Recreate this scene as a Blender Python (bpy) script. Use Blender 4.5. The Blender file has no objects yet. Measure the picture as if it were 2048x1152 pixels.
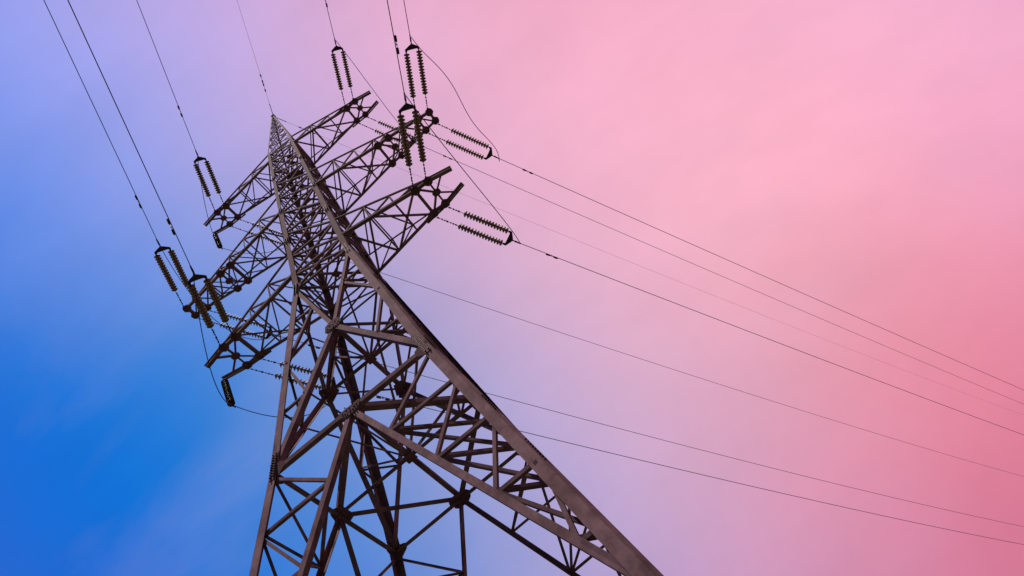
import bpy, math, random
import numpy as np
from mathutils import Vector, Matrix
random.seed(7)
sc = bpy.context.scene
col = sc.collection

# ---------------------------------------------------------------- scale and pose (tower units -> metres)
S = 1.35                      # metres per tower unit
Z0 = 27.07                    # height of the lowest crossarm above the ground
def W(x, y, z): return Vector((x*S, y*S, z*S+Z0))
def WV(p): return W(p[0], p[1], p[2])

# ---------------------------------------------------------------- camera
cam_d = bpy.data.cameras.new("camera"); cam = bpy.data.objects.new("camera", cam_d); col.objects.link(cam)
RIGHT = Vector((0.7734493510, 0.5039419062, -0.3873230259))
DOWN = Vector((-0.6353189751, 0.6344201288, -0.4431438736))
FWD = Vector((0.0229212143, 0.5880028511, 0.8087219564))
m = Matrix((RIGHT, -DOWN, -FWD)).transposed().to_4x4()
m.translation = W(3.4991776527, -8.9952371794, -18.8706326095)
cam.matrix_world = m
cam_d.sensor_width = 36.0
cam_d.lens = 1308.97381/2048*36.0
cam_d.clip_start = 0.05; cam_d.clip_end = 8000
sc.camera = cam
sc.render.resolution_x = 1024; sc.render.resolution_y = 576

# ---------------------------------------------------------------- world: a dusk sky, blue in the north-west, pink in the east
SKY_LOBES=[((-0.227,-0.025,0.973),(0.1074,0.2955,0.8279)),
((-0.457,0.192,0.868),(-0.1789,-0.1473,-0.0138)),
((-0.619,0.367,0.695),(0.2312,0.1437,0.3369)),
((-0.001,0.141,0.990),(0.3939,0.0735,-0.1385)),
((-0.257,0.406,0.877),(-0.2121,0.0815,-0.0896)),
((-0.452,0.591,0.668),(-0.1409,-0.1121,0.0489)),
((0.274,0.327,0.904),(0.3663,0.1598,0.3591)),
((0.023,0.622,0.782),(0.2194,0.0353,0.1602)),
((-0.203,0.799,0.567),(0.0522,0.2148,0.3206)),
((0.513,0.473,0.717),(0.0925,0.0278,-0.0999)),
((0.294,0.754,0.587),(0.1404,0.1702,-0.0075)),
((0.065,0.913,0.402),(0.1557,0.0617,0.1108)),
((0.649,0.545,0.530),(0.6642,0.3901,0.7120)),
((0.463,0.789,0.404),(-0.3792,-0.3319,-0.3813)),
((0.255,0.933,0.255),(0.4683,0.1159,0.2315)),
((-0.667,-0.667,0.333),(0.0295,0.0461,0.1194)),  # unseen sky behind the camera, kept dark to cut ambient on the tower
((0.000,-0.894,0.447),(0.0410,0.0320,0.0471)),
((0.680,-0.680,0.272),(0.0240,0.0155,0.0260)),  # unseen sky on the right, dimmed to darken the added leg strips
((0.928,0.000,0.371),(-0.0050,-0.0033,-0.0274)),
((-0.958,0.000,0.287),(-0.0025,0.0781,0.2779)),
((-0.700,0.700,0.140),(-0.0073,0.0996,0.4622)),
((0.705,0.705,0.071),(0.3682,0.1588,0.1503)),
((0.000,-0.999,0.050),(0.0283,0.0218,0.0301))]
wd = bpy.data.worlds.new("World"); sc.world = wd; wd.use_nodes = True
nt = wd.node_tree; nt.nodes.clear()
def N(t, **k):
    n = nt.nodes.new(t)
    for a, b in k.items(): setattr(n, a, b)
    return n
tc = N('ShaderNodeTexCoord'); 
norm = N('ShaderNodeVectorMath', operation='NORMALIZE'); nt.links.new(tc.outputs['Generated'], norm.inputs[0])
nz = N('ShaderNodeTexNoise'); nz.inputs['Scale'].default_value = 1.9; nz.inputs['Detail'].default_value = 4; nz.inputs['Roughness'].default_value = .5
mp = N('ShaderNodeMapping'); mp.inputs['Rotation'].default_value = (0.4, 0.9, 0.5); mp.inputs['Scale'].default_value = (0.8, 2.2, 1.6)
nt.links.new(norm.outputs[0], mp.inputs[0]); nt.links.new(mp.outputs[0], nz.inputs['Vector'])
# thin drifting cloud: the noise bends the look-up direction a little
sub = N('ShaderNodeVectorMath', operation='SUBTRACT'); nt.links.new(nz.outputs['Color'], sub.inputs[0]); sub.inputs[1].default_value = (.5, .5, .5)
scl = N('ShaderNodeVectorMath', operation='SCALE'); nt.links.new(sub.outputs[0], scl.inputs[0]); scl.inputs['Scale'].default_value = .075
ad = N('ShaderNodeVectorMath', operation='ADD'); nt.links.new(norm.outputs[0], ad.inputs[0]); nt.links.new(scl.outputs[0], ad.inputs[1])
nrm2 = N('ShaderNodeVectorMath', operation='NORMALIZE'); nt.links.new(ad.outputs[0], nrm2.inputs[0])
acc = None
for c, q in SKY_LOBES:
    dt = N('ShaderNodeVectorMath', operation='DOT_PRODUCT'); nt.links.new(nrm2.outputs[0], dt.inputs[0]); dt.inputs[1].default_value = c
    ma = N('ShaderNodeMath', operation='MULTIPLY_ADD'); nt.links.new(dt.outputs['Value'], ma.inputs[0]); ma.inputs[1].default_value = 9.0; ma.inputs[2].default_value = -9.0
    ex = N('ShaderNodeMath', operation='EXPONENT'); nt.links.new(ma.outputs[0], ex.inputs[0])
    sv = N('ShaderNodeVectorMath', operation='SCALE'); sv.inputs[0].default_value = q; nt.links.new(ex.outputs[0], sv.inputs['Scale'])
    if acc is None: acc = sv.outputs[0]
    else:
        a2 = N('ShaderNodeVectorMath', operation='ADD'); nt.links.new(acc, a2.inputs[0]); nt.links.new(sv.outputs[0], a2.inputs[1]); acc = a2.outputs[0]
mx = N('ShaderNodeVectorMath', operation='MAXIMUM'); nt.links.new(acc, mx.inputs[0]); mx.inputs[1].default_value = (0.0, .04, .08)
# faint brightness streaks of high cloud
nz2 = N('ShaderNodeTexNoise'); nz2.inputs['Scale'].default_value = 4.6; nz2.inputs['Detail'].default_value = 8; nz2.inputs['Roughness'].default_value = .6; nt.links.new(mp.outputs[0], nz2.inputs['Vector'])
mr = N('ShaderNodeMapRange'); mr.inputs['From Min'].default_value = .3; mr.inputs['From Max'].default_value = .7; mr.inputs['To Min'].default_value = .955; mr.inputs['To Max'].default_value = 1.045
nt.links.new(nz2.outputs['Fac'], mr.inputs['Value'])
ms = N('ShaderNodeVectorMath', operation='SCALE'); nt.links.new(mx.outputs[0], ms.inputs[0]); nt.links.new(mr.outputs[0], ms.inputs['Scale'])
# wisps of pale cloud veil the colour a little
mr3 = N('ShaderNodeMapRange'); mr3.inputs['From Min'].default_value = .48; mr3.inputs['From Max'].default_value = .78; mr3.inputs['To Min'].default_value = 0; mr3.inputs['To Max'].default_value = .14
nz3 = N('ShaderNodeTexNoise'); nz3.inputs['Scale'].default_value = 2.6; nz3.inputs['Detail'].default_value = 7; nz3.inputs['Distortion'].default_value = .6; nt.links.new(mp.outputs[0], nz3.inputs['Vector'])
nt.links.new(nz3.outputs['Fac'], mr3.inputs['Value'])
vl = N('ShaderNodeMix', data_type='RGBA'); nt.links.new(mr3.outputs[0], vl.inputs[0]); nt.links.new(ms.outputs[0], vl.inputs[6]); vl.inputs[7].default_value = (.55, .42, .62, 1)
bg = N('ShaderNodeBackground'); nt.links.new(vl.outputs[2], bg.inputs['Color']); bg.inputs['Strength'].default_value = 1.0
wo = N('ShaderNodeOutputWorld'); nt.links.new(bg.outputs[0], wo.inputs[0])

# ---------------------------------------------------------------- high sun, tilted slightly behind the photographer
sd = bpy.data.lights.new("sun", 'SUN'); sun = bpy.data.objects.new("sun", sd); col.objects.link(sun)
sd.energy = 5.0; sd.angle = math.radians(1.0); sd.color = (1.0, .86, .80)
SUN_DIR = Vector((-.10, -.18, .98)).normalized()
sun.rotation_euler = SUN_DIR.to_track_quat('Z', 'Y').to_euler()
sun.location = (0, -30, 60)

sc.view_settings.view_transform = 'Standard'; sc.view_settings.look = 'None'
sc.view_settings.exposure = 0; sc.view_settings.gamma = 1
sc.cycles.max_bounces = 5; sc.cycles.transparent_max_bounces = 6

# ---------------------------------------------------------------- materials
def mat(name, base, rough=.5, metal=0.0, var=.35, scale=6.0, bump=.15, spec=.5, trans=0.0, tint=None):
    mt = bpy.data.materials.new(name); mt.use_nodes = True
    t = mt.node_tree; b = t.nodes['Principled BSDF']; L = t.links
    tcn = t.nodes.new('ShaderNodeTexCoord')
    n1 = t.nodes.new('ShaderNodeTexNoise'); n1.inputs['Scale'].default_value = scale; n1.inputs['Detail'].default_value = 8; n1.inputs['Roughness'].default_value = .65
    L.new(tcn.outputs['Object'], n1.inputs['Vector'])
    rp = t.nodes.new('ShaderNodeValToRGB'); L.new(n1.outputs['Fac'], rp.inputs[0])
    lo = tuple(c*(1-var) for c in base); hi = tuple(min(1, c*(1+var)) for c in base)
    if tint: lo = tint
    rp.color_ramp.elements[0].position = .3; rp.color_ramp.elements[0].color = (*lo, 1)
    rp.color_ramp.elements[1].position = .7; rp.color_ramp.elements[1].color = (*hi, 1)
    L.new(rp.outputs[0], b.inputs['Base Color'])
    r2 = t.nodes.new('ShaderNodeMapRange'); r2.inputs['To Min'].default_value = max(0, rough-.1); r2.inputs['To Max'].default_value = min(1, rough+.12)
    L.new(n1.outputs['Fac'], r2.inputs['Value']); L.new(r2.outputs[0], b.inputs['Roughness'])
    b.inputs['Metallic'].default_value = metal; b.inputs['Specular IOR Level'].default_value = spec
    if trans: b.inputs['Transmission Weight'].default_value = trans
    if bump:
        n2 = t.nodes.new('ShaderNodeTexNoise'); n2.inputs['Scale'].default_value = scale*7; n2.inputs['Detail'].default_value = 3
        L.new(tcn.outputs['Object'], n2.inputs['Vector'])
        bp = t.nodes.new('ShaderNodeBump'); bp.inputs['Strength'].default_value = bump; bp.inputs['Distance'].default_value = .004
        L.new(n2.outputs['Fac'], bp.inputs['Height']); L.new(bp.outputs[0], b.inputs['Normal'])
    return mt
STEEL = mat('weathered_steel', (.215, .132, .150), .85, 0, .3, 1.6, .3, .05, tint=(.085, .046, .052))
def weather(mt, rust, amount):
    t = mt.node_tree; b = t.nodes['Principled BSDF']; L = t.links
    src = b.inputs['Base Color'].links[0].from_socket
    tcn = t.nodes.new('ShaderNodeTexCoord')
    def streak(sc_, s, lo, hi, colr, amt, src):
        mp_ = t.nodes.new('ShaderNodeMapping'); mp_.inputs['Scale'].default_value = s; L.new(tcn.outputs['Object'], mp_.inputs[0])
        n = t.nodes.new('ShaderNodeTexNoise'); n.inputs['Scale'].default_value = sc_; n.inputs['Detail'].default_value = 9; n.inputs['Roughness'].default_value = .7; L.new(mp_.outputs[0], n.inputs['Vector'])
        m_ = t.nodes.new('ShaderNodeMapRange'); m_.inputs['From Min'].default_value = lo; m_.inputs['From Max'].default_value = hi; m_.inputs['To Max'].default_value = amt; L.new(n.outputs['Fac'], m_.inputs['Value'])
        x = t.nodes.new('ShaderNodeMix'); x.data_type = 'RGBA'; L.new(m_.outputs[0], x.inputs[0]); L.new(src, x.inputs[6]); x.inputs[7].default_value = (*colr, 1)
        return x.outputs[2]
    o = streak(5, (3, 3, .35), .50, .66, rust, amount, src)            # rust runs
    o = streak(9, (1.2, 1.2, .8), .56, .70, (.22, .19, .21), .4, o)     # bare zinc patches
    o = streak(30, (1, 1, 1), .62, .72, (.05, .035, .035), .7, o)        # specks of dirt
    L.new(o, b.inputs['Base Color'])
weather(STEEL, (.13, .06, .05), .6)
STEEL_BOLT = mat('bolt_steel', (.03, .022, .022), .6, 0, .3, 8, spec=.2)
PLATE = mat('gusset_steel', (.15, .083, .092), .85, 0, .3, 4, spec=.04)
FITTING = mat('fitting_iron', (.035, .027, .027), .6, 0, .3, 12, spec=.2)
GLASS = mat('insulator_glass', (.30, .215, .12), .5, 0, .25, 14, 0, .15)
PORCELAIN = mat('dark_porcelain', (.035, .03, .03), .4, 0, .2, 10, 0, .3)
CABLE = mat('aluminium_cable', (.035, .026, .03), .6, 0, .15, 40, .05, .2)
CONC = mat('concrete', (.33, .32, .30), .85, 0, .2, 3, .3)

def grass_mat():
    mt = bpy.data.materials.new('meadow'); mt.use_nodes = True
    t = mt.node_tree; b = t.nodes['Principled BSDF']; L = t.links
    tcn = t.nodes.new('ShaderNodeTexCoord')
    a = t.nodes.new('ShaderNodeTexNoise'); a.inputs['Scale'].default_value = .12; a.inputs['Detail'].default_value = 12; L.new(tcn.outputs['Object'], a.inputs['Vector'])
    c = t.nodes.new('ShaderNodeTexNoise'); c.inputs['Scale'].default_value = 9; c.inputs['Detail'].default_value = 8; L.new(tcn.outputs['Object'], c.inputs['Vector'])
    mm = t.nodes.new('ShaderNodeMath'); mm.operation = 'ADD'; L.new(a.outputs['Fac'], mm.inputs[0]); L.new(c.outputs['Fac'], mm.inputs[1])
    rp = t.nodes.new('ShaderNodeValToRGB'); rp.color_ramp.elements[0].position = .75; rp.color_ramp.elements[0].color = (.012, .020, .008, 1)
    rp.color_ramp.elements[1].position = 1.25 if False else 1.0; rp.color_ramp.elements[1].color = (.04, .042, .018, 1)
    L.new(mm.outputs[0], rp.inputs[0]); L.new(rp.outputs[0], b.inputs['Base Color']); b.inputs['Roughness'].default_value = .9
    bp = t.nodes.new('ShaderNodeBump'); bp.inputs['Strength'].default_value = .6; L.new(c.outputs['Fac'], bp.inputs['Height']); L.new(bp.outputs[0], b.inputs['Normal'])
    return mt
GRASS = grass_mat()

# ---------------------------------------------------------------- mesh helpers
def tag(o, label=None, cat=None, group=None, kind=None):
    if label: o['label'] = label
    if cat: o['category'] = cat
    if group: o['group'] = group
    if kind: o['kind'] = kind
    return o
def empty(name, loc, label, cat, group=None):
    o = bpy.data.objects.new(name, None); col.objects.link(o); o.location = loc; o.empty_display_size = .3
    return tag(o, label, cat, group)
class MB:
    def __init__(s): s.v = []; s.f = []
    def prism(s, prof, p, q, u, w, caps=True):
        """extrude profile [(a,b)..] in axes u,w from p to q"""
        n = len(prof); i0 = len(s.v)
        for c in (p, q):
            for a, b in prof: s.v.append(tuple(c+u*a+w*b))
        for i in range(n):
            j = (i+1) % n; s.f.append((i0+i, i0+j, i0+n+j, i0+n+i))
        if caps: s.f.append(tuple(i0+i for i in reversed(range(n)))); s.f.append(tuple(i0+n+i for i in range(n)))
        return s
    def angle(s, p, q, w, t, n1, n2):
        """rolled steel angle from p to q, corner on the line, flanges along n1 and n2"""
        d = (q-p).normalized()
        a = (n1-d*n1.dot(d)).normalized(); b = n2-d*n2.dot(d); b = (b-a*b.dot(a)).normalized()
        r = t*.55
        prof = [(0, 0), (w, 0), (w, t*.7), (w-t*.3, t), (t+r, t), (t, t+r), (t, w-t*.3), (t*.7, w), (0, w)]
        if a.cross(b).dot(d) < 0: prof = prof[::-1]
        # caps of an L are concave: build them as two quads each
        n = len(prof); i0 = len(s.v)
        for c in (p, q):
            for x, y in prof: s.v.append(tuple(c+a*x+b*y))
        for i in range(n):
            j = (i+1) % n; s.f.append((i0+i, i0+j, i0+n+j, i0+n+i))
        s.f.append(tuple(i0+i for i in reversed(range(n)))); s.f.append(tuple(i0+n+i for i in range(n)))
        return s
    def tube(s, pts, r, k=6, closed_ends=True):
        pts = [Vector(p) for p in pts]; i0 = len(s.v); n = len(pts)
        rr = r if isinstance(r, (list, tuple)) else [r]*n
        up = None
        for i, p in enumerate(pts):
            d = (pts[min(i+1, n-1)]-pts[max(i-1, 0)]).normalized()
            if up is None: up = d.orthogonal().normalized()
            up = (up-d*up.dot(d)).normalized(); sd_ = d.cross(up)
            for j in range(k):
                an = 2*math.pi*j/k; s.v.append(tuple(p+(up*math.cos(an)+sd_*math.sin(an))*rr[i]))
        for i in range(n-1):
            for j in range(k):
                a = i0+i*k+j; b = i0+i*k+(j+1) % k; s.f.append((a, b, b+k, a+k))
        if closed_ends: s.f.append(tuple(i0+j for j in reversed(range(k)))); s.f.append(tuple(i0+(n-1)*k+j for j in range(k)))
        return s
    def plate(s, pts, n, t):
        """flat polygon pts thickened by t along n"""
        n = n.normalized(); i0 = len(s.v); k = len(pts)
        for p in pts: s.v.append(tuple(p-n*t/2))
        for p in pts: s.v.append(tuple(p+n*t/2))
        s.f.append(tuple(i0+i for i in reversed(range(k)))); s.f.append(tuple(i0+k+i for i in range(k)))
        for i in range(k): j = (i+1) % k; s.f.append((i0+i, i0+j, i0+k+j, i0+k+i))
        return s
    def box(s, c, u, v, w, a, b, h):
        return s.prism([(-a, -b), (a, -b), (a, b), (-a, b)], c-w*h, c+w*h, u, v)
    def bolt(s, p, n, r=.018, h=.035):
        return s.tube([p-n*.003, p+n*h], r, 6)
    def build(s, name, m, parent=None, smooth=False):
        me = bpy.data.meshes.new(name); me.from_pydata(s.v, [], s.f); me.materials.append(m)
        import bmesh
        bm = bmesh.new(); bm.from_mesh(me); bmesh.ops.recalc_face_normals(bm, faces=bm.faces); bm.to_mesh(me); bm.free()
        if smooth:
            for p in me.polygons: p.use_smooth = True
        o = bpy.data.objects.new(name, me); col.objects.link(o)
        if parent is not None:
            o.parent = parent
            if parent.type == 'EMPTY' or True:
                # geometry was made in world coordinates
                off = world_loc(parent)
                o.location = -off
        return o
def world_loc(o):
    v = Vector((0, 0, 0))
    while o is not None: v = v+Vector(o.location); o = o.parent
    return v

# ---------------------------------------------------------------- ground
g = MB(); R_ = 3500; k = 64; g.v = [(0, 0, 0)]+[(math.cos(2*math.pi*i/k)*R_, math.sin(2*math.pi*i/k)*R_, 0) for i in range(k)]
g.f = [(0, 1+i, 1+(i+1) % k) for i in range(k)]
tag(g.build('ground', GRASS), kind='structure')

# ---------------------------------------------------------------- tower dimensions (in tower units, z = 0 at the lowest crossarm)
ZB, ZA, Z2, Z3, ZG = -.93, -5.02, -8.803, -15.85, -Z0/S
ZL, ZLU, ZM, ZMU, ZT, ZTU, ZP = 0., 1.377, 5.386, 7.006, 12.049, 13.05, 21.35
def half(z):
    if z > ZTU:
        a, b = half(ZTU); t = (z-ZTU)/(ZP-ZTU); return a+(.07-a)*t, b+(.07-b)*t
    if z >= ZB: t = z/12.049; return 1+(.7286-1)*t, .9174+(.7185-.9174)*t
    if z < Z2: u = (z-Z2)/(-14-Z2); return 1.8988+(2.76-1.8988)*u, 1.9131+(2.62-1.9131)*u
    ab, bb = half(ZB); t = (z-ZB)/(Z2-ZB); return ab+(1.8988-ab)*t, bb+(1.9131-bb)*t
FACES = [(Vector((1, 0, 0)), Vector((0, -1, 0))), (Vector((0, 1, 0)), Vector((1, 0, 0))),
         (Vector((-1, 0, 0)), Vector((0, 1, 0))), (Vector((0, -1, 0)), Vector((-1, 0, 0)))]     # lateral axis, outward normal
def fp(fi, u, z):
    """point on face fi, u in -1..1 across the face, height z"""
    lat, nor = FACES[fi]; a, b = half(z)
    hl, hn = (a, b) if fi in (0, 2) else (b, a)
    v = lat*(u*hl)+nor*hn
    return W(v.x+lean(z), v.y, z)
def lean(z): return -.05*(Z2-z)/(14+Z2) if z < Z2 else 0.0      # the lower body stands a little off plumb
def corner(sx, sy, z): a, b = half(z); return W(sx*a+lean(z), sy*b, z)

tower = empty('transmission_tower', (0, 0, 0), 'tall weathered steel lattice pylon with six crossarms, seen from below its base', 'power pylon')

def nout(fi): return FACES[fi][1]
def face_bar(fi, p, q, w, name, inset=0.0, t=.010, flip=False):
    """angle lying in a face: one flange flat in the face, the other pointing inwards"""
    n = nout(fi); d = (q-p).normalized(); u = n.cross(d).normalized()
    if abs(u.z) > .05:
        if u.z < 0: u = -u
    elif flip: u = -u
    off = -u*(w/2)-n*inset
    return MB().angle(p+off, q+off, w, t, u, -n).build(name, STEEL, tower)
def shorten(p, q, a, b=None):
    d = (q-p).normalized(); return p+d*a, q-d*(a if b is None else b)

BOLTS = []
# ---- legs
for sx, sy in ((-1, -1), (1, -1), (1, 1), (-1, 1)):
    m_ = MB(); nx = Vector((-sx, 0, 0)); ny = Vector((0, -sy, 0))
    segs = [(ZG+.2, Z3, .23, .024), (Z3, Z2, .225, .024), (Z2, ZA, .235, .022), (ZA, ZB, .25, .022), (ZB, ZM, .24, .02), (ZM, ZTU, .20, .018), (ZTU, ZP, .085, .010)]
    for z0, z1, w, t in segs: m_.angle(corner(sx, sy, z0), corner(sx, sy, z1), w, t, nx, ny)
    # added strip angled outward along the lower legs, to show their shaded side flange
    for z0, z1 in ((ZG+.2, Z2), (Z2, ZB)):
        p, q = corner(sx, sy, z0), corner(sx, sy, z1); d_ = (q-p).normalized(); o_ = Vector((sx*.45, -sy, 0)).normalized()
        wv = (o_-d_*o_.dot(d_)).normalized(); nv = wv.cross(d_).normalized()
        m_.prism([(-.004, -.006), (.17, -.006), (.17, .006), (-.004, .006)], p+Vector((sx*.004, -sy*.006, 0)), q+Vector((sx*.004, -sy*.006, 0)), wv, nv)
    lg = m_.build('leg', STEEL, tower)
    # bolted splices: cover plates on both flanges with rows of bolts
    far_ = ((-11.45, .8, .225), (-12.95, .9, .225), (-4.2, .7, .25)) if sx > 0 else ()
    for zc, ln, w in ((Z2+.12, 1.0, .235), (ZB-.15, 1.0, .25)) + far_ + ((2.6, .5, .24), (ZM+.1, .6, .22), (9.4, .45, .2)):
        only_side = (zc, ln, w) in far_
        c = corner(sx, sy, zc); d = (corner(sx, sy, zc+.3)-corner(sx, sy, zc-.3)).normalized()
        sp = MB()
        for fl, other in ((nx, ny), (ny, nx)):
            if only_side and fl is nx: continue
            n = -other; u = (fl-d*fl.dot(d)).normalized(); n = (n-d*n.dot(d)-u*n.dot(u)).normalized()
            cc = c+u*(w*.52)+n*.010
            sp.prism([(-w*.40, -.007), (w*.40, -.007), (w*.40, .007), (-w*.40, .007)], cc-d*ln/2, cc+d*ln/2, u, n)
            nb = int(ln/.10)
            for i in range(nb):
                for s_ in (-.22, .22):
                    pb = cc+d*((i+.5)/nb-.5)*ln*.94+u*(w*s_)+n*.007
                    BOLTS.append((pb, n.copy(), .06))
        sp_o = sp.build('splice_plate', PLATE, lg)
    ft = MB(); c = corner(sx, sy, ZG); c.z = 0
    ft.prism([(-.55, -.55), (.55, -.55), (.55, .55), (-.55, .55)], c+Vector((0, 0, -.4)), c+Vector((0, 0, .18)), Vector((1, 0, 0)), Vector((0, 1, 0)))
    ft.prism([(-.32, -.32), (.32, -.32), (.32, .32), (-.32, .32)], c+Vector((0, 0, .18)), c+Vector((0, 0, .5)), Vector((1, 0, 0)), Vector((0, 1, 0)))
    ft.build('concrete_footing', CONC, tower)

def gusset(fi, p, r, name='gusset_plate', off=.012, sides=None, asp=1.0, bolts=True):
    lat, nor = FACES[fi]; up = Vector((0, 0, 1))
    sides = sides or [(-1, .1), (-.75, -.55), (-.1, -.85), (.1, -.85), (.75, -.55), (1, .1), (.5, .6), (-.5, .6)]
    c = p+nor*off
    o = MB().plate([c+lat*(x*r)+up*(y*r*asp) for x, y in sides], nor, .014)
    g_ = o.build(name, PLATE, tower)
    if bolts:
        for x, y in [(-.7, -.1), (-.5, -.3), (-.3, -.5), (.7, -.1), (.5, -.3), (.3, -.5), (-.35, .35), (.35, .35), (0, .05), (0, -.35)]:
            BOLTS.append((c+lat*(x*r*.95)+up*(y*r*asp*.95)+nor*.007, nor.copy(), .03))
    return g_

# ---- lower body, the same framing on all four faces
for fi in range(4):
    A = fp(fi, 0, ZA); B = fp(fi, 0, Z2)
    E = .05
    for sgn in (-1, 1):
        U = fp(fi, sgn, ZB); D = fp(fi, sgn, Z2)
        fl = sgn > 0
        face_bar(fi, *shorten(U, A, .10, .06), .15, 'diagonal_brace', .03+.001*sgn, .014, fl)
        face_bar(fi, *shorten(A, D, .06, .12), .175, 'diagonal_brace', .036+.001*sgn, .016, fl)
        face_bar(fi, *shorten(B, D, .05, .16), .14, 'horizontal_beam', .018+.001*sgn, .014, not fl)
        F3 = fp(fi, sgn, Z3)
        face_bar(fi, *shorten(B, F3, .08, .12), .15, 'diagonal_brace', .042+.001*sgn, .016, not fl)
        # redundant struts, upper panel
        M1 = (U+A)/2; M2 = (A+D)/2
        for k_, (p, q, w) in enumerate([(M1, fp(fi, sgn, ZA), .10), (fp(fi, sgn, ZA), M2, .09), (fp(fi, sgn, (ZA+Z2)/2-.05), M2, .075),
                        (M1, fp(fi, sgn, (ZB+ZA)/2), .075)]):
            p, q = shorten(p, q, .05); face_bar(fi, p, q, w, 'strut', .062+.003*k_, .009, fl)
        # redundant struts, lower panel
        prev = fp(fi, sgn, Z2-.1)
        for i, t in enumerate((.205, .41, .612, .82)):
            Q = B+(F3-B)*t; zq = Z2+(Z3-Z2)*t
            Lp = fp(fi, sgn, zq)
            p, q = shorten(Q, prev, .04, .08); face_bar(fi, p, q, .08, 'strut', .066+.002*i, .009, fl)
            p, q = shorten(Q, Lp, .04, .08); face_bar(fi, p, q, .085, 'strut', .075+.002*i, .009, not fl)
            prev = Lp
        # foot panel down to the ground
        G = fp(fi, sgn, ZG+.5)
        face_bar(fi, *shorten(fp(fi, 0, Z3+.0), G, .06, .1), .14, 'diagonal_brace', .05+.001*sgn, .012, fl)
        face_bar(fi, *shorten(fp(fi, 0, Z3), F3, .05, .1), .12, 'horizontal_beam', .028+.001*sgn, .012, fl)
    gusset(fi, A, .34, off=.004, sides=[(-.8, .45), (-.95, -.3), (-.55, -.75), (0, -.5), (.55, -.75), (.95, -.3), (.8, .45), (.25, .75), (-.25, .75)])
    gusset(fi, B, .33, off=.004, sides=[(-1, .22), (-.9, -.35), (-.5, -.7), (.5, -.7), (.9, -.35), (1, .22)])
    gusset(fi, fp(fi, 0, Z3), .4, off=.004)
    for sgn in (-1, 1):
        for zc, r in ((Z2, .36), (ZB, .28)):
            p = fp(fi, sgn, zc); lat, nor = FACES[fi]
            c = p-lat*(sgn*r*.62)-nor*.012
            pts = [(-sgn*-.55, .75), (-sgn*.55, .3), (-sgn*.6, -.25), (-sgn*-.1, -.8), (-sgn*-.6, -.85)]
            MB().plate([c+lat*(x*r)+Vector((0, 0, 1))*(y*r) for x, y in pts], nor, .014).build('gusset_plate', PLATE, tower)

def free_bar(p, q, w, name, parent=tower, t=.010, up=Vector((0, 0, 1)), m_=STEEL):
    d = (q-p).normalized(); u = up.cross(d)
    if u.length < .05: u = Vector((1, 0, 0)).cross(d)
    u.normalize(); v = d.cross(u)
    if v.z < 0: v = -v
    return MB().angle(p-u*w/2, q-u*w/2, w, t, u, v).build(name, m_, parent)

# ---- plan bracing
mids = lambda z: [fp(i, 0, z) for i in range(4)]
for z, w in ((Z2, .17), (Z3, .14)):
    mm = mids(z)
    for i in range(4): free_bar(*shorten(mm[i]-nout(i)*.06, mm[(i+1) % 4]-nout((i+1) % 4)*.06, .05), w, 'plan_brace', t=.014)
mm = mids(ZA)
for i in (0, 1): free_bar(*shorten(mm[i]+Vector((0, 0, .02*i)), mm[i+2]+Vector((0, 0, .02*i)), .08), .14, 'plan_brace', t=.012)
for i in range(4): free_bar(*shorten(mm[i]-nout(i)*.08+Vector((0, 0, .05)), mm[(i+1) % 4]-nout((i+1) % 4)*.08+Vector((0, 0, .05)), .06), .08, 'plan_brace')
# centre crosses at the two brace levels and struts rising from the centre to the face braces
mm2 = mids(Z2)
for i in (0, 1): free_bar(*shorten(mm2[i]+Vector((0, 0, .03+.02*i)), mm2[i+2]+Vector((0, 0, .03+.02*i)), .15), .13, 'plan_brace', t=.012)
for zc, zt, zb_ in ((Z2, ZA, Z2), (ZA, ZA, ZB)):
    c = W(0, 0, zc)
    MB().plate([c+Vector((.22*math.cos(a_), .22*math.sin(a_), 0)) for a_ in [i*math.pi/2+.785 for i in range(4)]], Vector((0, 0, 1)), .014).build('gusset_plate', PLATE, tower)
    for fi in range(4):
        for sg in (-1, 1):
            q = (fp(fi, 0, zt)+fp(fi, sg, zb_))/2-nout(fi)*.08
            free_bar(*shorten(c, q, .1), .065, 'hip_strut')
# hip struts in the corners of the lower panel, between the diagonals of neighbouring faces
for fi in range(4):
    fj = (fi+1) % 4
    for t_ in (.205, .41, .612, .82):
        p = fp(fi, 0, Z2)+(fp(fi, 1, Z3)-fp(fi, 0, Z2))*t_-nout(fi)*.06
        q = fp(fj, 0, Z2)+(fp(fj, -1, Z3)-fp(fj, 0, Z2))*t_-nout(fj)*.06
        free_bar(*shorten(p, q, .05), .085, 'hip_strut')
        t2 = min(.97, t_+.2)
        q2 = fp(fj, 0, Z2)+(fp(fj, -1, Z3)-fp(fj, 0, Z2))*t2-nout(fj)*.08
        free_bar(*shorten(p-nout(fi)*.02, q2, .06), .075, 'hip_strut')
    for U_, A_ in ((ZB, ZA),):
        p = (fp(fi, 1, ZB)+fp(fi, 0, ZA))/2; q = (fp(fj, -1, ZB)+fp(fj, 0, ZA))/2
        free_bar(*shorten(p, q, .06), .08, 'hip_strut')
        p = (fp(fi, 1, Z2)+fp(fi, 0, ZA))/2; q = (fp(fj, -1, Z2)+fp(fj, 0, ZA))/2
        free_bar(*shorten(p, q, .06), .09, 'hip_strut')
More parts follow.
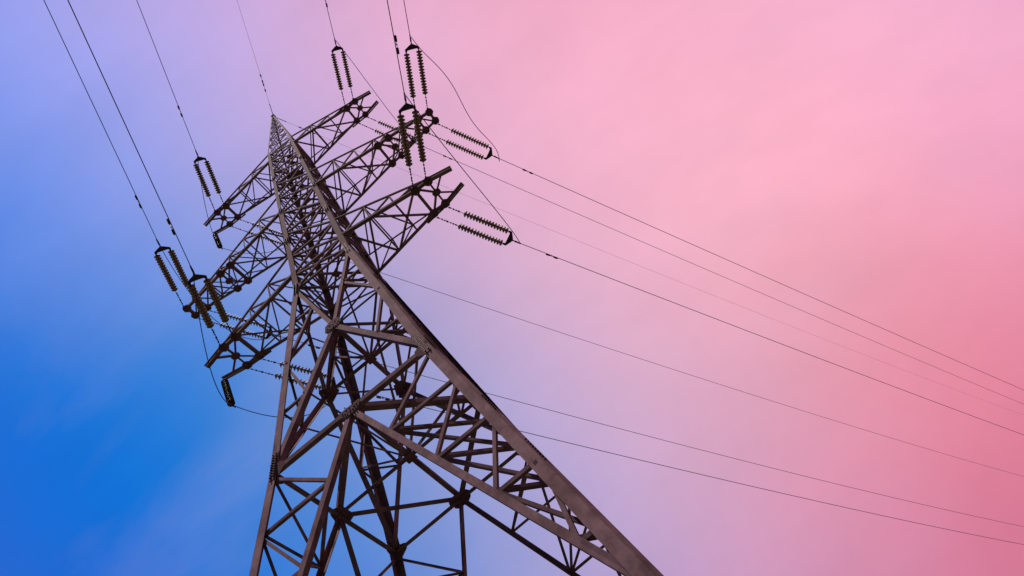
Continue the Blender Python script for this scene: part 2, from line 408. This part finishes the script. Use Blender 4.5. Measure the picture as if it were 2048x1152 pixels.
# centre gussets of the plan bracing at the middle level: the dark star plates
for i in range(4):
    c = mm[i]-nout(i)*.2; up = Vector((0, 0, 1)); lat = FACES[i][0]
    MB().plate([c+lat*x+nout(i)*y-up*.02 for x, y in ((-.36, .15), (-.15, -.30), (.15, -.30), (.36, .15))], up, .014).build('gusset_plate', PLATE, tower)
    c = mids(Z2)[i]-nout(i)*.2
    MB().plate([c+lat*x+nout(i)*y-up*.03 for x, y in ((-.40, .14), (-.28, -.16), (.28, -.16), (.40, .14))], up, .014).build('gusset_plate', PLATE, tower)

# ---- upper body: crossed braces and horizontals
levels = [ZB, ZL, ZLU, 3.38, ZM, ZMU, 8.69, 10.37, ZT, ZTU]
PLANS = (ZB, ZL, ZLU, 3.38, ZM, ZMU, 8.69, 10.37, ZT, ZTU)
for fi in range(4):
    for i in range(len(levels)-1):
        z0, z1 = levels[i], levels[i+1]
        w = .085 if z1 <= ZM else .07
        p, q = shorten(fp(fi, -1, z0), fp(fi, 1, z1), .10); face_bar(fi, p, q, w, 'cross_brace', .026, .009)
        p, q = shorten(fp(fi, 1, z0), fp(fi, -1, z1), .10); face_bar(fi, p, q, w, 'cross_brace', .040, .009, True)
    for z in PLANS:
        p, q = shorten(fp(fi, -1, z), fp(fi, 1, z), .10); face_bar(fi, p, q, .09 if z <= ZM else .075, 'horizontal_beam', .055, .010)
for z in PLANS:
    a = [corner(-1, -1, z), corner(1, -1, z), corner(1, 1, z), corner(-1, 1, z)]
    free_bar(*shorten(a[0]+Vector((0, 0, .03)), a[2]+Vector((0, 0, .03)), .22), .09, 'plan_brace')
    free_bar(*shorten(a[1]+Vector((0, 0, .06)), a[3]+Vector((0, 0, .06)), .22), .09, 'plan_brace')
    c = W(0, 0, z)+Vector((0, 0, .01)); rr = .40 if z == 10.37 else .20
    MB().plate([c+Vector((rr*math.cos(a_), rr*math.sin(a_), 0)) for a_ in [i*math.pi/2+.2 for i in range(4)]], Vector((0, 0, 1)), .014).build('gusset_plate', PLATE, tower)
# ---- earth-wire peak
pk = MB()
pz = [ZTU, 14.6, 16.0, 17.3, 18.5, 19.5, 20.4, 21.1]
for fi in range(4):
    n = nout(fi)
    for i in range(len(pz)-1):
        z0, z1 = pz[i], pz[i+1]
        for s_, ins in ((1, .02), (-1, .03)):
            p, q = fp(fi, -s_, z0), fp(fi, s_, z1); p, q = shorten(p, q, .04)
            d = (q-p).normalized(); u = n.cross(d).normalized()
            u = -u if u.z < 0 else u; pk.angle(p-u*.022-n*ins, q-u*.022-n*ins, .045, .006, u, -n)
        if i:
            p, q = shorten(fp(fi, -1, z0), fp(fi, 1, z0), .04); pk.angle(p-n*.045, q-n*.045, .045, .007, Vector((0, 0, 1)), -n)
top = W(0, 0, ZP)
pk.box(top+Vector((0, 0, .02)), Vector((1, 0, 0)), Vector((0, 1, 0)), Vector((0, 0, 1)), .15, .15, .02)
pk.build('peak_lattice', STEEL, tower)
# ---- bolts: the hundred nearest are objects, the rest one mesh
BOLTS.sort(key=lambda b: (b[0]-m.translation).length)
bm0 = MB().bolt(Vector((0, 0, 0)), Vector((0, 0, 1)), .018, .06).build('bolt', STEEL_BOLT, tower)
for i, (p, n, h) in enumerate(BOLTS[:100]):
    o = bm0 if i == 0 else bm0.copy()
    if i: col.objects.link(o); o.parent = tower
    o.location = p; o.rotation_euler = n.to_track_quat('Z', 'Y').to_euler()
rest = MB()
for p, n, h in BOLTS[100:]: rest.bolt(p, n, .018, h)
tag(rest.build('small_bolts', STEEL_BOLT, tower), kind='stuff')

# ---------------------------------------------------------------- crossarms
XI, XO, XH = 3.551, 4.040, 4.874
ARMS = {'L': dict(z=ZL, zu=ZLU, ys=((XI, .548), (XO, .530), (XH, .347)), nodes=(1.95, 2.80)),
        'T': dict(z=ZT, zu=ZTU, ys=((XI, .399), (XO, .427), (XH, .286)), nodes=(1.75, 2.65)),
        'M': dict(z=ZM, zu=ZMU, ys=((XI, .496), (XO, .477), (5.357, .307), (5.864, .254)), nodes=(1.85, 2.72))}
def arm_y(A, x):
    pts = [(half(A['z'])[0], half(A['z'])[1])]+list(A['ys'])
    for (x0, y0), (x1, y1) in zip(pts[:-1], pts[1:]):
        if x <= x1+1e-6: return y0+(y1-y0)*(x-x0)/(x1-x0)
    return pts[-1][1]
for key, A in ARMS.items():
    z, zu = A['z'], A['zu']; a0 = half(z)[0]; au, bu = half(zu)
    xe = XO if key != 'M' else 5.357
    ye = arm_y(A, xe)
    def up_pt(sx, sy, x):                      # a point on the rising top chord
        t = (x-au)/(xe-au); return W(sx*x, sy*(bu+(ye-bu)*t), zu+(z+.10-zu)*t)
    def lo_pt(sx, sy, x): return W(sx*x, sy*arm_y(A, x), z)
    for sx in (1, -1):
        lac = MB(); UPV = Vector((0, 0, 1))
        def lb(p, q, w=.075, n=None, off=0.0, cut=.04):
            p, q = shorten(p, q, cut); d = (q-p).normalized(); n = n or UPV
            u = n.cross(d)
            if u.length < .05: u = Vector((1, 0, 0)).cross(d)
            u.normalize()
            if u.z < -.05: u = -u
            v = (d.cross(u)).normalized()
            if v.dot(n) < 0: v = -v
            lac.angle(p-u*w/2+v*off, q-u*w/2+v*off, w, .008, u, v)
        xs = [a0]+list(A['nodes'])+[XI]
        if key == 'M': xs += [XO, 4.7, 5.357]
        # side faces
        for sy in (-1, 1):
            n = Vector((0, -sy, 0))
            for i in range(1, len(xs)-(1 if key != 'M' else 1)):
                lb(lo_pt(sx, sy, xs[i]), up_pt(sx, sy, xs[i]), .07, n, .012)
            ux = [au]+xs[1:]
            for i in range(len(xs)-1):
                lb(lo_pt(sx, sy, xs[i]), up_pt(sx, sy, xs[i+1]) if i+1 < len(xs) else lo_pt(sx, sy, xs[-1]), .07, n, .022)
        # bottom face: crossed panels between the near and far chords
        n = UPV
        x1 = A['nodes'][0]; x2 = A['nodes'][1]
        lb(lo_pt(sx, -1, a0), lo_pt(sx, 1, x1), .085, n, .012); lb(lo_pt(sx, 1, a0), lo_pt(sx, -1, x1), .085, n, .024)
        lb(lo_pt(sx, -1, x1), lo_pt(sx, 1, XI), .085, n, .012); lb(lo_pt(sx, 1, x1), lo_pt(sx, -1, XI), .085, n, .024)
        lb(lo_pt(sx, -1, x1), lo_pt(sx, 1, x1), .07, n, .036); lb(lo_pt(sx, -1, x2), lo_pt(sx, 1, x2), .06, n, .036)
        lb(lo_pt(sx, -1, XI), lo_pt(sx, 1, XI), .14, n, .045)
        # top face: struts and a zigzag
        for i in range(1, len(xs)-1): lb(up_pt(sx, -1, xs[i]), up_pt(sx, 1, xs[i]), .06, n, .01)
        for i in range(len(xs)-2):
            s_ = -1 if i % 2 else 1
            lb(up_pt(sx, s_, max(au, xs[i])), up_pt(sx, -s_, xs[i+1]), .06, n, .02)
        # hanger star between the two pairs of attachment plates
        cx = (XI+XO)/2+.24; cen = W(sx*cx, 0, z)
        for s_ in (-1, 1):
            lb(lo_pt(sx, s_, XI), cen, .085, n, .03, .05); lb(lo_pt(sx, s_, XO), cen, .085, n, .03, .05)
            if key != 'M': lb(lo_pt(sx, s_, 4.55), cen, .085, n, .03, .05)
        if key == 'M':
            lb(lo_pt(sx, -1, XO), lo_pt(sx, 1, 4.7), .08, n, .02); lb(lo_pt(sx, 1, XO), lo_pt(sx, -1, 4.7), .08, n, .03)
            lb(lo_pt(sx, -1, 4.7), lo_pt(sx, 1, 5.357), .08, n, .02); lb(lo_pt(sx, 1, 4.7), lo_pt(sx, -1, 5.357), .08, n, .03)
            lb(lo_pt(sx, -1, 4.7), lo_pt(sx, 1, 4.7), .07, n, .04); lb(lo_pt(sx, -1, 5.357), lo_pt(sx, 1, 5.357), .12, n, .04)
            lb(lo_pt(sx, -1, 5.864), lo_pt(sx, 1, 5.864), .14, n, .01, .0)
            lb(lo_pt(sx, -1, 5.357), lo_pt(sx, 1, 5.864), .07, n, .05)
        arm = lac.build('crossarm', STEEL, tower)
        # chords
        cw = .15 if key == 'L' else .135
        for sy in (-1, 1):
            ch = MB(); pts = [lo_pt(sx, sy, half(z)[0]-.05)]+[lo_pt(sx, sy, x) for x, _ in A['ys']]
            for p, q in zip(pts[:-1], pts[1:]): ch.angle(p, q, cw, .012, UPV, Vector((0, -sy, 0)))
            if key != 'M':      # doubled angle on the outer end: the jumper horn
                p, q = pts[-3], pts[-1]; p = lo_pt(sx, sy, XI-.35); q = lo_pt(sx, sy, XH)
                mid = lo_pt(sx, sy, XO); o_ = Vector((0, sy*.03, .02))
                ch.angle(p+o_, mid+o_, .07, .012, UPV, Vector((0, sy, 0))); ch.angle(mid+o_, q+o_, .07, .012, UPV, Vector((0, sy, 0)))
            c_o = ch.build('bottom_chord', STEEL, arm)
            tc_ = MB(); p0 = up_pt(sx, sy, au-.03); p1 = up_pt(sx, sy, xe)
            tc_.angle(p0, p1, .075, .009, UPV, Vector((0, -sy, 0))).build('top_chord', STEEL, arm)
        # attachment plates
        spots = [XI, XO]+([5.357, 5.864] if key == 'M' else [])
        for x in spots:
            for sy in (-1, 1):
                c = lo_pt(sx, sy, x)+Vector((0, -sy*.03, -.012)); ox = Vector((1, 0, 0)); oy = Vector((0, sy, 0))
                gp = MB()
                gp.plate([c+ox*.19+oy*.05, c+ox*.21-oy*.12, c+ox*.08-oy*.24, c-ox*.08-oy*.24, c-ox*.21-oy*.12, c-ox*.19+oy*.05, c-ox*.10+oy*.16, c+ox*.10+oy*.16], UPV, .018)
                gp.plate([c+ox*.15+UPV*.16+oy*.06, c+ox*.18+UPV*.02+oy*.06, c+ox*.06-UPV*.12+oy*.06, c-ox*.06-UPV*.12+oy*.06, c-ox*.18+UPV*.02+oy*.06, c-ox*.15+UPV*.16+oy*.06], oy, .018)
                for bx in (-.1, 0, .1): gp.bolt(c+ox*bx+oy*.068+UPV*.08, oy, .018, .05); gp.bolt(c+ox*bx-oy*.08-UPV*.009, -UPV, .018, .05)
                gp.build('attachment_plate', PLATE, arm)
        c = cen+Vector((0, 0, .02))
        MB().plate([c+Vector((.21*math.cos(a), .17*math.sin(a), 0)) for a in [i*math.pi/4+.39 for i in range(8)]], UPV, .016).build('star_plate', PLATE, arm)

# ---------------------------------------------------------------- insulators
DN = Vector((1.02990742, -2.243952, -0.49445046)); DF = Vector((1.1345937, 2.15098123, -0.44691316))
def att(k):
    s, a, d = k; sx = 1 if s == 'R' else -1; sy = -1 if d == 'n' else 1
    A = ARMS[a]; q = ((XI, arm_y(A, XI)), (XO, arm_y(A, XO))) if a != 'M' else ((5.357, .307), (5.864, .254))
    return [Vector((sx*x, sy*y, A['z'])) for x, y in q]
# one glass disc, modelled along +Z
def disc_mesh(mt_):
    prof = [(.0, .075), (.035, .075), (.062, .062), (.062, .035), (.085, .028), (.115, .012), (.135, -.008), (.137, -.018), (.128, -.022), (.11, -.012), (.10, -.026), (.085, -.010), (.07, -.024), (.055, -.008), (.03, -.02), (.0, -.02)]
    v = []; f = []; k = 16
    for r, z in prof:
        for j in range(k): a = 2*math.pi*j/k; v.append((r*math.cos(a), r*math.sin(a), z))
    for i in range(len(prof)-1):
        for j in range(k): f.append((i*k+j, i*k+(j+1) % k, (i+1)*k+(j+1) % k, (i+1)*k+j))
    me = bpy.data.meshes.new('insulator_disc'); me.from_pydata(v, [], f); me.materials.append(mt_)
    for p in me.polygons: p.use_smooth = True
    return me
DISC = disc_mesh(GLASS); DISC_DARK = disc_mesh(PORCELAIN)
def string_of_discs(root, p_top, p_end, n, sp, lead, dmesh=None, dsc=1.08):
    """chain of fittings from p_top, then n discs ending at p_end (metres, world)"""
    d = (p_end-p_top).normalized(); L_ = (p_end-p_top).length
    s0 = L_-lead-n*sp
    rod = MB()
    # shackle, links and turnbuckle down to the first disc
    x = 0.0; side = d.orthogonal().normalized(); s2 = d.cross(side)
    rod.tube([p_top-s2*.05+d*.02, p_top+s2*.05+d*.02], .022, 6)
    rod.tube([p_top, p_top+d*s0], .013, 6)
    x = .07; i = 0
    while x < s0-.08:
        a, b = (side, s2) if i % 2 else (s2, side)
        ln = .055 if i % 3 else .10
        rod.box(p_top+d*x, a, b, d, .034, .016, ln*.5)
        x += ln+.07; i += 1
    rod.tube([p_top+d*s0, p_end-d*(lead-.02)], .03, 6)
    rod.tube([p_end-d*lead, p_end], .016, 6); rod.box(p_end-d*.04, side, s2, d, .04, .022, .045)
    st = rod.build('insulator_string', FITTING, root)
    q = d.to_track_quat('-Z', 'Y').to_euler()
    for i in range(n):
        o = bpy.data.objects.new('insulator_disc', dmesh or DISC); o.scale = (dsc, dsc, 1); col.objects.link(o); o.parent = st
        c = p_top+d*(s0+(i+.5)*sp)
        o.location = c-world_loc(st); o.rotation_euler = q
    return st
ARM_W = {'L': 'lowest', 'M': 'middle', 'T': 'top'}
def side_w(s): return 'right' if s == 'R' else 'left'
YOKE = {}; JEND = {}
for k in [s+a+d for s in 'RL' for a in 'LMT' for d in 'nf']:
    pi, po = [WV(p) for p in att(k)]
    dv = DN if k[2] == 'n' else DF
    dh = dv.normalized(); L_ = dv.length*S
    mid = (pi+po)/2; w = po-pi; w = (w-dh*w.dot(dh)).normalized(); hw = (po-pi).length*.46
    yc = mid+dh*L_
    way = 'towards the camera' if k[2] == 'n' else 'away to the far span'
    root = empty('insulator_set', mid, 'double string of disc insulators pulling %s from the %s %s crossarm' % (way, ARM_W[k[1]], side_w(k[0])), 'insulator', 'double insulator strings of the pylon')
    for p, s_ in ((pi, -1), (po, 1)):
        pe = yc+w*(s_*hw)
        drop = Vector((0, 0, -.10)) + (Vector((0, -1 if k[2] == 'n' else 1, 0))*.12)
        string_of_discs(root, p+drop, pe, 15, .148, .12)
    # yoke plate: an arched triangle in the plane of the two strings
    nrm = w.cross(dh).normalized()
    Y = MB()
    prof = [(-hw-.05, -.02), (-hw+.05, -.03), (-hw+.08, .005), (-.09, .01), (.09, .01), (hw-.08, .005), (hw-.05, -.03), (hw+.05, -.02), (hw+.04, .07), (.07, .25), (-.07, .25), (-hw-.04, .07)]
    # split into three convex pieces
    def PT(a, b): return yc+w*a+dh*b
    for idx in ((0, 1, 2, 11), (2, 3, 10, 11), (3, 4, 9, 10), (4, 5, 8, 9), (5, 6, 7, 8)):
        Y.plate([PT(*prof[i]) for i in idx], nrm, .03)
    Y.build('yoke_plate', FITTING, root)
    cl = MB(); e = yc+dh*(.12*dv.length*S)
    cl.tube([yc+dh*.22, e], .016, 6)
    x = .28
    while x < (e-yc).length-.05: cl.box(yc+dh*x, w, nrm, dh, .035, .02, .035); x += .11
    cl.tube([e-dh*.05, e+dh*.05, e+dh*.30], [.035, .04, .028], 8)
    cl.build('tension_clamp', FITTING, root)
    YOKE[k] = (e+dh*.05)
    JEND[k] = yc+dh*(.2*L_)

# ---------------------------------------------------------------- conductors
def damper(parent, pos, d, drop=.12):
    b = MB(); dn = Vector((0, 0, -1)); c = pos+dn*drop
    b.box(pos+dn*drop*.5, d, dn, d.cross(dn).normalized(), .02, drop*.6, .02)
    b.tube([c-d*.26, c+d*.26], .008, 5)
    for s_ in (-1, 1): b.tube([c+d*(s_*.10), c+d*(s_*.13), c+d*(s_*.30), c+d*(s_*.33)], [.03, .045, .045, .028], 8)
    b.build('vibration_damper', FITTING, parent)
KK = .0008
def conductor(start, phi, slope, L_, label, dist, r=.017, name='power_line', group='phase conductors on the pylon'):
    h = Vector((math.cos(phi), math.sin(phi), 0))
    def at(t): return start+(h*t+Vector((0, 0, slope*t+KK*t*t)))*S
    ts = [i*1.0 for i in range(0, int(L_)+1)]
    o = MB().tube([at(t) for t in ts], r, 6)
    loc = start
    me = o.build(name, CABLE, None, True)
    # origin at the clamp
    for v in me.data.vertices: v.co -= start
    me.location = start
    tag(me, label, 'power line', group)
    for t in dist:
        d = (at(t+.05)-at(t)).normalized(); damper(me, at(t), d, .24 if r > .01 and 'lowest' in label and 'overhead' in label else (.12 if r > .01 else .05))
    return me
PHN, PHF = math.radians(-64.36), math.radians(61.15)
near = {'RMn': (-.0900, -.02, [.25]), 'RTn': (-.0796, -.09, [1.68]), 'RLn': (-.0914, .07, [1.5]), 'LTn': (-.0773, .18, [1.9]), 'LMn': (-.0792, .07, [1.65]), 'LLn': (-.0998, -.20, [1.5])}
near['RMn'] = (-.0830, -.02, [3.6])
far = {'RMf': (-.1350, -.06, [1.48]), 'RTf': (-.1436, .16, [1.6]), 'RLf': (-.1295, -.09, [1.38]), 'LTf': (-.1492, -.06, [1.5]), 'LMf': (-.1437, .01, [1.5]), 'LLf': (-.1324, .02, [1.5])}
for k, (s_, dp, dist) in {**near, **far}.items():
    n_ = k[2] == 'n'
    lab = 'thin dark phase conductor running %s from the %s %s crossarm' % ('overhead to the top edge' if n_ else 'far off to the right edge', ARM_W[k[1]], side_w(k[0]))
    conductor(YOKE[k], (PHN if n_ else PHF)+math.radians(dp), s_, 100 if n_ else 180, lab, dist)
# earth wires from the peak
for n_, s_ in ((True, -.06), (False, -.143)):
    ph = PHN if n_ else PHF; h = Vector((math.cos(ph), math.sin(ph), 0))
    st = top+Vector((0, 0, .0))+h*.12
    lab = 'very thin earth wire running %s from the tip of the pylon' % ('up over the camera' if n_ else 'off behind to the right')
    o = conductor(st, ph, s_, 100 if n_ else 180, lab, [1.6, 2.1], r=.009, name='earth_wire', group='earth wires')
    f_ = MB()
    for i in range(7): f_.box(st+(h+Vector((0, 0, s_)))*(.05+.13*i), h, Vector((0, 0, 1)), h.cross(Vector((0, 0, 1))), .045, .022, .03)
    f_.build('wire_clamp', FITTING, o)

# ---------------------------------------------------------------- jumper loops
def piece(A, B, sx, p, n=40):
    o, d, sk = p; out = []
    for i in range(n+1):
        t = i/n; b = 4*t*(1-t)*(1+sk*(t-.5)); q = A+(B-A)*t+Vector((sx*o, 0, -d))*(b*S); out.append(q)
    return out
JP = {'RM': (-.14, 2.63, .06), 'RL': (-.08, 2.69, .17), 'RT': (-.13, 2.41, .01), 'LM': (.07, 2.40, 0)}
def jumper(k, pts):
    me = MB().tube(pts, .016, 6).build('jumper_cable', CABLE, None, True)
    for v in me.data.vertices: v.co -= pts[0]
    me.location = pts[0]
    tag(me, 'slack jumper cable looping under the %s %s crossarm between its insulators' % (ARM_W[k[1]], side_w(k[0])), 'jumper cable', 'jumper loops around the crossarm ends')
def bez(A, B, c1, c2, n=44):
    return [A*(1-t)**3+c1*(3*(1-t)**2*t)+c2*(3*(1-t)*t*t)+B*t**3 for t in [i/n for i in range(n+1)]]
CP = {'RM': ((6.791, -2.099, 2.291), (6.438, 1.911, 1.107)), 'RL': ((4.769, -2.204, -3.089), (5.14, 1.441, -2.015)), 'RT': ((4.93, -2.10, 8.65), (4.70, 1.30, 8.83))}
for k, (c1, c2) in CP.items():
    pts = bez(JEND[k+'n'], JEND[k+'f'], WV(c1), WV(c2))
    if k == 'RM':      # stiff cable, slightly kinked where it leaves the clamps
        pts = [p+Vector((S*(.022*math.sin(3*math.pi*i/44)-.066*math.sin(5*math.pi*i/44)), 0, 0)) for i, p in enumerate(pts)]
    jumper(k, pts)
jumper('LM', piece(YOKE['LMn'], YOKE['LMf'], -1, JP['LM']))
SUSP = {'LT': ((-4.63497897, 0.32985105, 10.21508653), (.13, 1.15, .27), (.10, .80, 0), ZT, .286),
        'LL': ((-4.53019114, 0.24312047, -1.81473554), (.15, 1.13, .28), (-.24, 1.37, .13), ZL, .347)}
for k, (b, p1, p2, z, y) in SUSP.items():
    bt = WV(b); tip = W(-XH, y, z)+Vector((0.02, .03, -.02))
    jumper(k, piece(YOKE[k+'n'], bt, -1, p1)[:-1]+piece(bt, YOKE[k+'f'], -1, p2))
    root = empty('jumper_insulator', tip, 'single dark insulator string hanging from the %s left crossarm tip, carrying a jumper' % ARM_W[k[1]], 'insulator', 'hanging insulators on the left crossarm tips')
    string_of_discs(root, tip, bt+(tip-bt).normalized()*.03, 18, .124, .06, DISC_DARK, 1.12)
    d = (bt-tip).normalized()
    MB().tube([bt-Vector((0, .22, -.03)), bt-Vector((0, .1, 0)), bt+Vector((0, .1, 0)), bt+Vector((0, .22, .03))], [.02, .032, .032, .02], 8).build('suspension_clamp', FITTING, root)
